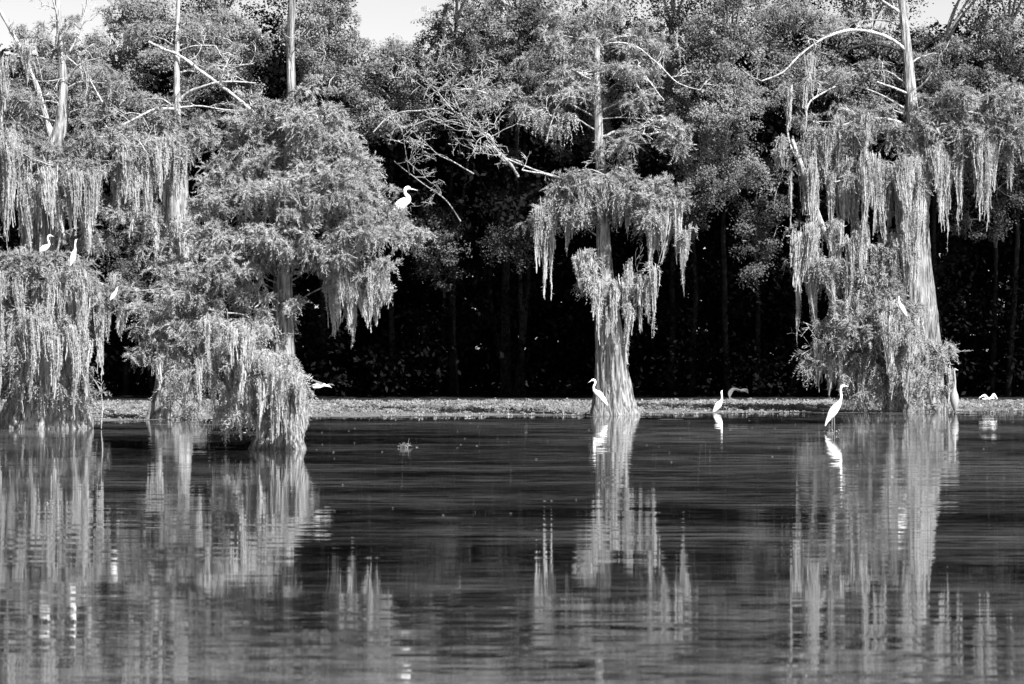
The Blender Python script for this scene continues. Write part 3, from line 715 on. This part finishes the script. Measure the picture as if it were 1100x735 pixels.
# 5 right
cypress('great mossy cypress on the right with long hanging curtains and an arching limb', 85.0,
        [(984, 442, 62), (986, 425, 52), (989, 390, 42), (988, 340, 35), (985, 280, 28), (985, 220, 22), (983, 170, 17), (980, 120, 13), (977, 80, 11), (973, 40, 9.5), (969, 0, 8), (966, -40, 5)],
        [([(978, 60), (962, 45), (945, 37), (915, 33), (892, 39), (872, 50), (858, 62), (838, 82), (818, 90)], 6, 2, 5, -.9),
         ([(972, 56), (950, 49), (928, 48), (905, 58), (893, 70)], 4, 2, 3, -.4, 1), ([(978, 102), (960, 94), (942, 88)], 4, 2.4, 1, -.6), ([(983, 98), (992, 90), (1000, 78)], 3.2, 2, 1, -.4),
         ([(968, 14), (954, 5), (944, -3)], 5, 3, 1, -.3), ([(897, 93), (884, 100), (872, 108), (866, 125)], 3, 2, 2, -.6), ([(975, 135), (955, 128), (930, 128), (898, 138)], 4, 2, 4, -.6),
         ([(985, 178), (996, 172), (1004, 168)], 6, 3.4, 0, -.9, 1), ([(982, 125), (1010, 118), (1050, 122), (1098, 140)], 4, 2, 4, -.7), ([(935, 178), (915, 190), (898, 196)], 3, 2, 2, -.9),
         ([(850, 115), (846, 140), (852, 165), (862, 180)], 2.6, 2.6, 1, -.8), ([(900, 300), (918, 285), (938, 284)], 2, 1.3, 3, -1.3), ([(970, 350), (1000, 362), (1014, 374), (1030, 392)], 3, 1.0, 3, 1.0),
         ([(905, 345), (880, 370), (862, 382)], 3, 1.2, 5, -.8), ([(870, 275), (862, 278), (850, 284)], 1.8, 1, 2, -.9), ([(870, 340), (874, 350), (862, 346)], 1.4, 1, 1, -1), ([(960, 365), (950, 372), (962, 378)], 2, 1.4, 1, -1.3)],
        [(1045, 108, 54, 16, 1.0, -.5), (1010, 130, 34, 14, 1.0, -.3), (1060, 130, 44, 12, 1.1, -.5), (1030, 148, 44, 9, 1.0, -.4), (1085, 148, 26, 10, 1.0, -.4), (935, 115, 44, 16, .8, 0), (900, 140, 40, 11, .9, -.4), (950, 145, 34, 10, .9, -.3), (872, 132, 24, 12, .7, -.3),
         (870, 90, 36, 16, .6, .2, 't'), (925, 75, 44, 18, .5, .3, 't'), (850, 160, 18, 9, .9, -.4), (1010, 60, 26, 20, .4, .3, 't'), (940, 190, 34, 14, .9, -.6), (975, 195, 22, 12, .9, -.7), (1010, 175, 26, 10, .7, -.2), (1050, 165, 24, 7, .9, -.3),
         (888, 285, 26, 18, 1.0, -.7, 'w'), (915, 295, 26, 18, 1.0, -.8, 'w'), (940, 300, 22, 26, 1.0, -.8, 'w'), (950, 345, 34, 24, 1.0, -1.1, 'w'), (905, 340, 30, 26, .9, -.7, 'w'), (895, 385, 32, 20, 1.0, -.8, 'w'), (868, 385, 12, 9, 1.4, -.8), (930, 385, 32, 28, .9, -.9, 'w'),
         (962, 388, 30, 26, .9, -1.1, 'w'), (998, 372, 20, 14, .8, -.8, 'w'), (1012, 376, 7, 4, .8, .6), (985, 418, 30, 12, .4, -1.1, 'w'), (935, 418, 30, 18, .8, -.9, 'w'), (955, 320, 26, 22, .7, -.9), (920, 360, 30, 26, .8, -1.2), (950, 270, 22, 12, .8, -.7, 'w'), (925, 20, 40, 14, .4, .4, 't')],
        [(832, 842, 155, 192, 3, -.5), (848, 868, 100, 150, 2, -.5, 6), (856, 876, 170, 262, 5, -.6), (866, 873, 75, 118, 2, -.5, 7), (874, 886, 145, 205, 4, -.5), (840, 846, 185, 255, 1, -.4, 5), (852, 872, 255, 350, 6, -.8), (866, 878, 280, 366, 2, -.8, 7), (856, 860, 290, 380, 1, -.8, 5),
         (890, 924, 180, 275, 8, -.6), (918, 926, 145, 200, 2, -.5), (924, 960, 185, 272, 9, -.7), (955, 986, 185, 285, 8, -1.0), (962, 975, 180, 300, 3, -.9), (990, 1014, 168, 262, 6, -.6), (1012, 1022, 175, 235, 3, -.4), (1008, 1016, 175, 285, 1, -.4, 5), (1028, 1032, 170, 275, 1, -.3, 6), (1020, 1040, 160, 205, 3, -.3, 7),
         (1040, 1068, 155, 242, 7, -.5), (1056, 1062, 160, 260, 1, -.5, 7), (1076, 1088, 150, 205, 3, -.4, 6), (1084, 1088, 150, 215, 1, -.4, 5), (884, 918, 300, 350, 5, -.9, 7), (912, 945, 320, 400, 7, -1.1, 8), (870, 905, 385, 425, 6, -.9, 7), (876, 882, 385, 440, 1, -.9, 5),
         (905, 940, 395, 438, 6, -1.0, 8), (936, 975, 345, 410, 7, -1.4, 8), (950, 990, 400, 440, 6, -1.3, 8), (990, 1010, 405, 438, 2, -1.2, 6), (890, 900, 135, 195, 3, -.4, 7), (845, 850, 120, 150, 1, -.4, 5), (1100, 1112, 150, 230, 3, -.4), (968, 984, 230, 330, 3, -.85, 7), (938, 968, 262, 350, 5, -.7, 8), (886, 925, 250, 320, 5, -.9, 8)],
        1.0, 'needles', 0.24, 12,
        extra_trunk=[dict(pts=[(925, 445, 14), (925, 380, 12), (915, 320, 10), (905, 290, 9), (881, 245, 7), (862, 190, 6), (848, 152, 4)], dy=-.5, y0=-.3, m='bark_pale'),
                     dict(pts=[(955, 445, 20), (957, 400, 16), (962, 340, 13), (972, 280, 10), (978, 230, 8)], dy=0, y0=-.5)])

# ================================================================ BIRDS
def bird(name, label, Y, body, bill, legs=(), wings=(), white=True, depth=0.75, crest=False):
    """body: photo points (x, y, half thickness px) from bill root to tail tip; depth scales the girth in view direction"""
    s = F / Y
    cx = body[-3][0]
    base = at(cx, max(b[1] for b in body), Y)
    root = empty(name, base, label, 'egret' if name == 'egret' else 'heron', 'white egrets round the lake' if name == 'egret' else None)
    fm = M['feather'] if white is True else M[white]
    Q = cat_rom(np.array(body, float), 44); Q[:, 2] = np.maximum(Q[:, 2], 0.35)
    P = np.array([at(q[0], q[1], Y) for q in Q])
    mb_ = MB(); mb_.tube(P, Q[:, 2] / s, 16, True, 0.0, depth)
    mb_.build('body', fm, root, True, base)
    b = MB(); p0 = at(body[0][0], body[0][1], Y); p1 = at(bill[0], bill[1], Y)
    t_ = np.linspace(-0.15, 1, 8)[:, None]
    b.tube(p0 + (p1 - p0) * t_, np.linspace(body[0][2] * 0.75, 0.12, 8) / s, 8)
    b.build('bill', M['bill'], root, True, base)
    d = unit(p1 - p0)
    for sg in (-1, 1):
        e = MB(); c = p0 - d * 1.0 / s + np.array([0, sg * body[0][2] * .8 / s, 0.35 / s])
        e.tube(np.array([c - [0, 0, .3 / s], c, c + [0, 0, .3 / s]]), np.array([.12, .35, .12]) / s, 6)
        e.build('eye', M['eye'], root, True, base)
    for L in legs:
        l = MB(); n = len(L)
        W = np.array([at(x, y, Y) + np.array([0, dy, 0]) for x, y, dy in L])
        l.tube(W, np.linspace(0.75, 0.42, n) / s, 6)
        # toes
        if L[-1][1] < HZ + CH * s - 1:
            for a in (-0.6, 0, 0.6, 3.1):
                tt = W[-1]; l.tube(np.array([tt, tt + np.array([math.cos(a), math.sin(a), -.15]) * 2.2 / s]), np.array([.3, .15]) / s, 4)
        l.build('leg', M['legskin'], root, True, base)
    for w in wings:
        # w: leading edge pts, trailing edge pts, y offsets at root and tip
        le, te, y0, y1 = w
        n = 16
        A = cat_rom(np.array(le, float), n); B = cat_rom(np.array(te, float), n)
        m_ = 7
        wb = MB(); V = []
        for sd_ in (1, -1):
            for k in range(m_):
                u = k / (m_ - 1)
                prof = math.sin(math.pi * min(1, u * 0.85 + 0.1)) * 0.7 / s
                yy = np.linspace(y0, y1, n)
                for i_ in range(n):
                    q = A[i_] * (1 - u) + B[i_] * u
                    sc_ = 1 - 0.6 * i_ / n
                    rag = (0.35 * ((i_ % 2) * 2 - 1) * u ** 4)
                    pt = at(q[0], q[1] + rag, Y) + np.array([0, yy[i_] + sd_ * prof * sc_, 0.5 * prof])
                    V.append(pt)
        V = np.array(V)
        fs = []
        for sd_ in range(2):
            o_ = sd_ * m_ * n
            for k in range(m_ - 1):
                for i_ in range(n - 1):
                    fs.append([o_ + k * n + i_, o_ + k * n + i_ + 1, o_ + (k + 1) * n + i_ + 1, o_ + (k + 1) * n + i_])
        for i_ in range(n - 1):
            for k in (0, m_ - 1):
                fs.append([k * n + i_, k * n + i_ + 1, m_ * n + k * n + i_ + 1, m_ * n + k * n + i_])
        wb.add(V, fs); wb.build('wing', fm, root, True, base)
    return root


# highest egret, hunched neck, facing right
bird('egret', 'large white egret perched high on the bushy cypress with folded neck, facing right', 53.6,
     [(440.6, 202.8, 1.3), (438.2, 201.9, 2.1), (435.6, 203.2, 1.9), (434.7, 206.0, 1.7), (436.2, 209.2, 1.8), (438.6, 211.6, 2.2), (438.4, 215.2, 3.2), (434.4, 217.2, 5.0), (430.2, 220.5, 5.8), (426.3, 225.0, 4.6), (422.6, 229.5, 3.0), (420.4, 232.6, 1.6), (418.6, 234.6, .5)],
     (448.8, 204.6), [[(429.5, 225, -.03), (430.5, 232, -.04), (431.5, 242, -.05)], [(427.5, 226, .04), (428, 233, .04), (428.5, 243, .05)]])
# left tree birds
bird('egret', 'white egret with arched neck, farthest left of the egrets perched in the leftmost cypress', 64.4,
     [(55.0, 253.4, .7), (53.6, 253.0, 1.1), (51.8, 254.2, 1.0), (51.4, 257, .95), (52.4, 260, 1.0), (52.6, 262.8, 1.4), (50.6, 265, 2.4), (48.0, 266.6, 3.3), (45.6, 268.2, 2.8), (43.8, 269.8, 1.7), (42.6, 271.2, .5)],
     (58.0, 254.2), [[(48.5, 268, 0), (49, 276, 0)], [(47, 269, .05), (47.4, 277, .05)]])
bird('egret', 'upright white egret with straight raised neck, perched in the leftmost cypress', 64.3,
     [(82.0, 257.6, .6), (81.5, 258.2, .9), (80.9, 261, .8), (80.7, 264.5, .85), (80.6, 268, 1.3), (79.4, 272, 2.4), (78.2, 276.5, 3.0), (77.2, 280.5, 2.4), (76.2, 283.6, 1.2), (75.6, 285.6, .4)],
     (83.2, 256.6), [[(78.5, 280, 0), (79, 289, 0)], [(77.5, 281, .05), (78, 289, .05)]])
bird('egret', 'small white egret perched lowest in the leftmost cypress, leaning right', 64.2,
     [(126.0, 309.4, .6), (125.4, 310.4, .9), (124.8, 312.4, 1.1), (123.4, 315, 1.9), (121.6, 317.8, 2.3), (119.8, 320.4, 1.7), (118.2, 322.6, .5)],
     (127.0, 307.6), [[(122, 319, 0), (122.4, 326, 0)], [(120.6, 320, .04), (121, 326, .04)]])
# flying bird
bird('egret', 'white egret flying low over the water between the bushy and middle cypresses', 49.5,
     [(354.4, 415.4, .6), (353.2, 415.0, .9), (350.6, 414.4, 1.1), (348, 413.8, 1.8), (345, 413.6, 2.1), (342, 413.6, 1.6), (339.5, 413.5, 1.0), (336, 413.5, .4)],
     (356.4, 416.6), [[(341, 413.8, .02), (334.5, 413.9, .02)]],
     [([(350.0, 413.5), (346.0, 410.5), (339.0, 407.4)], [(344.5, 414.0), (342.5, 412.0), (339.4, 407.6)], -.05, -.75),
      ([(352.0, 413.2), (355.0, 412.6), (357.0, 414.6)], [(347, 414.4), (352, 413.6), (356.4, 414.8)], .05, .7),
      ([(348, 415.2), (344, 416.6), (338.6, 416.4)], [(343, 414.4), (341, 414.6), (338.4, 415.4)], -.1, -.5)])
# centre egret, facing left
bird('egret', 'tall white egret at the foot of the middle cypress, facing left', 79.0,
     [(635.6, 408.6, .9), (637.4, 408.3, 1.35), (639.2, 409.6, 1.2), (639.3, 412, 1.1), (637.9, 415, 1.1), (638, 418.5, 1.4), (640.5, 421.5, 2.6), (643.4, 423.6, 3.5), (646.2, 427, 3.1), (649.0, 430.6, 2.5), (650.8, 433, 1.6), (652.6, 435.4, .6)],
     (632.0, 411.2), [[(644.5, 427, -.03), (644.6, 434, -.04), (644.4, 447, -.05)], [(648.8, 431, .04), (649.2, 437, .05), (649.0, 447, .06)]])
# back of egret at the weeds
bird('egret', 'small white egret standing by the weed edge right of the middle cypress', 84.0,
     [(775.3, 420.3, .8), (775.0, 421.3, 1.1), (775.2, 424, .95), (775.4, 427, .95), (775.2, 430, 1.3), (773.6, 432.6, 2.4), (771.4, 435.6, 3.4), (769.4, 438.4, 2.9), (767.4, 441.4, 1.9), (766.0, 443.6, .8)],
     (776.3, 419.2), [[(770.5, 439, 0), (770.6, 446.5, 0)], [(771.8, 438, .05), (772.2, 446.5, .05)]])
# big egret right
bird('egret', 'largest white egret wading in open water before the right cypress, neck stretched up', 63.6,
     [(907.6, 414.6, .9), (905.8, 414.4, 1.35), (903.8, 416, 1.25), (903.0, 419, 1.15), (903.4, 423, 1.15), (903.6, 427, 1.2), (902.6, 431, 1.6), (900.2, 435.2, 3.3), (896.6, 439.8, 4.4), (893.2, 444.8, 4.2), (890.4, 449.4, 2.8), (888, 453.6, 1.5), (886.4, 457.6, .5)],
     (911.6, 415.3), [[(893.6, 446, -.03), (893.6, 455, -.03), (893.2, 467, -.04)], [(896, 446, .04), (896.6, 456, .04), (896.4, 467, .05)]])
bird('egret', 'small white egret perched in moss halfway up the right cypress', 82.4,
     [(965.8, 319.4, .6), (965.6, 320.6, .9), (965.4, 323, .9), (966.4, 326, 1.5), (968.4, 330, 2.4), (970.6, 334, 2.2), (972.6, 337.4, 1.3), (974, 339.6, .4)],
     (965.4, 317.8), [[(969, 334, 0), (969, 341, 0)], [(970.5, 335, .05), (970.6, 341, .05)]])
bird('heron', 'grey heron seen front on, neck straight up, in shade right of the right cypress', 82.0,
     [(1026.9, 396.9, .8), (1026.2, 396.5, 1.15), (1025.2, 398, 1.1), (1025.4, 403, 1.0), (1025.9, 410, 1.1), (1025.6, 416, 1.5), (1025.2, 420, 2.6), (1025.2, 425.6, 4.3), (1025.4, 431.6, 4.5), (1025.8, 436.6, 3.2), (1026.2, 440.4, 1.5), (1026.4, 442.6, .5)],
     (1029.2, 397.8), [[(1024.2, 434, 0), (1024.0, 446, 0)], [(1026.8, 434, .03), (1027.0, 446, .03)]], (), 'feather_grey', 1.0)
bird('egret', 'white egret with both wings spread, landing on the weeds at the far right', 86.0,
     [(1067.6, 428.0, .5), (1066.6, 427.6, .8), (1065.0, 427.8, .8), (1062.5, 428.2, 1.2), (1059.5, 428.4, 1.2), (1057, 428.6, .8), (1055, 428.6, .3)],
     (1069, 427.4), [[(1060.5, 427.5, 0), (1060.2, 434, 0)], [(1062, 427.5, .04), (1062.4, 434, .04)]],
     [([(1062.2, 427.6), (1056.5, 423.6), (1048.6, 427.2)], [(1059.6, 428.4), (1055.8, 425.6), (1048.9, 427.6)], -.05, -.5), ([(1063.6, 427.6), (1069, 422.8), (1074.2, 428.6)], [(1065.0, 428.4), (1069.4, 425.6), (1073.8, 429.0)], .05, .4)])
bird('heron', 'dusky heron with drooped wings flying in the shade beyond the weed strip', 102.5,
     [(789.4, 417.9, .6), (790.6, 417.7, .8), (792, 418.2, .8), (793.6, 419, 1.2), (795.6, 419.8, 1.4), (797.6, 419.8, 1.1), (799.4, 419.8, .5), (801, 419.9, .3)],
     (787.6, 418.6), (),
     [([(795.4, 419), (786, 416.9), (781.2, 421.5), (782.4, 428.8)], [(793.4, 420.6), (788.6, 419), (785.4, 423), (782.8, 428.9)], -.05, -.5),
      ([(794.4, 418.8), (800.0, 417.8), (803.6, 418.2), (805.2, 422.8)], [(795.6, 421.4), (799, 420.8), (802.6, 421.4), (804.9, 423.2)], .05, .5)], 'feather_dusky')

# sprig of water plant in the open water, and bits of twig afloat
def sprig(label, px, py, n, hpx, grp='sprigs of water plant'):
    Y = F * CH / (py - HZ); s = F / Y
    base = at(px, py, Y); base[2] = 0
    mbx = MB()
    for k in range(n):
        p = base + np.array([R.normal() * 4 / s, R.normal() * .1, -0.02])
        twig(mbx, p, unit(np.array([R.normal() * .35, R.normal() * .3, 1.0])), hpx * R.uniform(.5, 1.1) / s, .8 / s, s, 1)
    c = base + np.column_stack([R.normal(size=n * 2) * 5 / s, R.normal(size=n * 2) * .1, np.abs(R.normal(size=n * 2)) * 2 / s])
    leaves(mbx, c, 1.6 / s, 6, 2.6 / s, 1.4 / s)
    o = mbx.build('water_plant', M['weed'], None, False, base)
    tag(o, label, 'water plant', grp)


sprig('lone sprig of water plant in open water left of the middle cypress', 433, 481, 6, 8)
sprig('low broad sprig of water plant in front of the landing egret', 1062, 444, 9, 6)
sprig('sprig of water plant off the weed edge near the right border', 1082, 443, 6, 6)
sprig('tiny sprig beside the feet of the largest egret', 898, 466, 4, 3)
sprig('small clump of debris afloat in the reflections at lower left', 57, 541, 4, 3)

# ================================================================ LIGHT, SKY, CAMERA
sd_ = SUN
from mathutils import Vector
L = bpy.data.lights.new('sun', 'SUN'); L.energy = 5.0; L.angle = math.radians(0.55); L.color = (1, 0.985, 0.96)
L.color = (1, 1, 1)
lo = bpy.data.objects.new('sun', L); COL.objects.link(lo); lo.location = (30, -30, 60)
lo.rotation_euler = Vector(sd_).to_track_quat('Z', 'Y').to_euler()
w = bpy.data.worlds.new('World'); S.world = w; w.use_nodes = True
nt = w.node_tree; bg = nt.nodes['Background']
sky = nt.nodes.new('ShaderNodeTexSky'); sky.sky_type = 'NISHITA'; sky.sun_disc = False
sky.sun_elevation = EL; sky.sun_rotation = math.pi - AZ
bw = nt.nodes.new('ShaderNodeSeparateColor')        # black and white film behind a red filter
nt.links.new(sky.outputs[0], bw.inputs[0]); nt.links.new(bw.outputs[0], bg.inputs[0])
bg.inputs[1].default_value = 0.05

cam = bpy.data.cameras.new('camera'); co = bpy.data.objects.new('camera', cam); COL.objects.link(co)
co.location = (0, 0, CH); co.rotation_euler = (math.pi / 2, 0, 0)
cam.sensor_width = 36; cam.lens = 36 * F / 1100; cam.shift_y = (HZ - 367.5) / 1100
cam.clip_start = 0.5; cam.clip_end = 3000
cam.dof.use_dof = True; cam.dof.focus_distance = 68; cam.dof.aperture_fstop = 5.6
S.camera = co
vs = S.view_settings; S.display_settings.display_device = 'sRGB'
vs.view_transform = 'Standard'; vs.look = 'None'; vs.gamma = 1; vs.use_curve_mapping = False
vs.exposure = 2.15
S.render.engine = 'CYCLES'
S.cycles.max_bounces = 5; S.cycles.diffuse_bounces = 2; S.cycles.glossy_bounces = 2; S.cycles.transmission_bounces = 2
S.cycles.use_denoising = True; S.cycles.denoiser = 'OPENIMAGEDENOISE'
S.cycles.use_adaptive_sampling = False
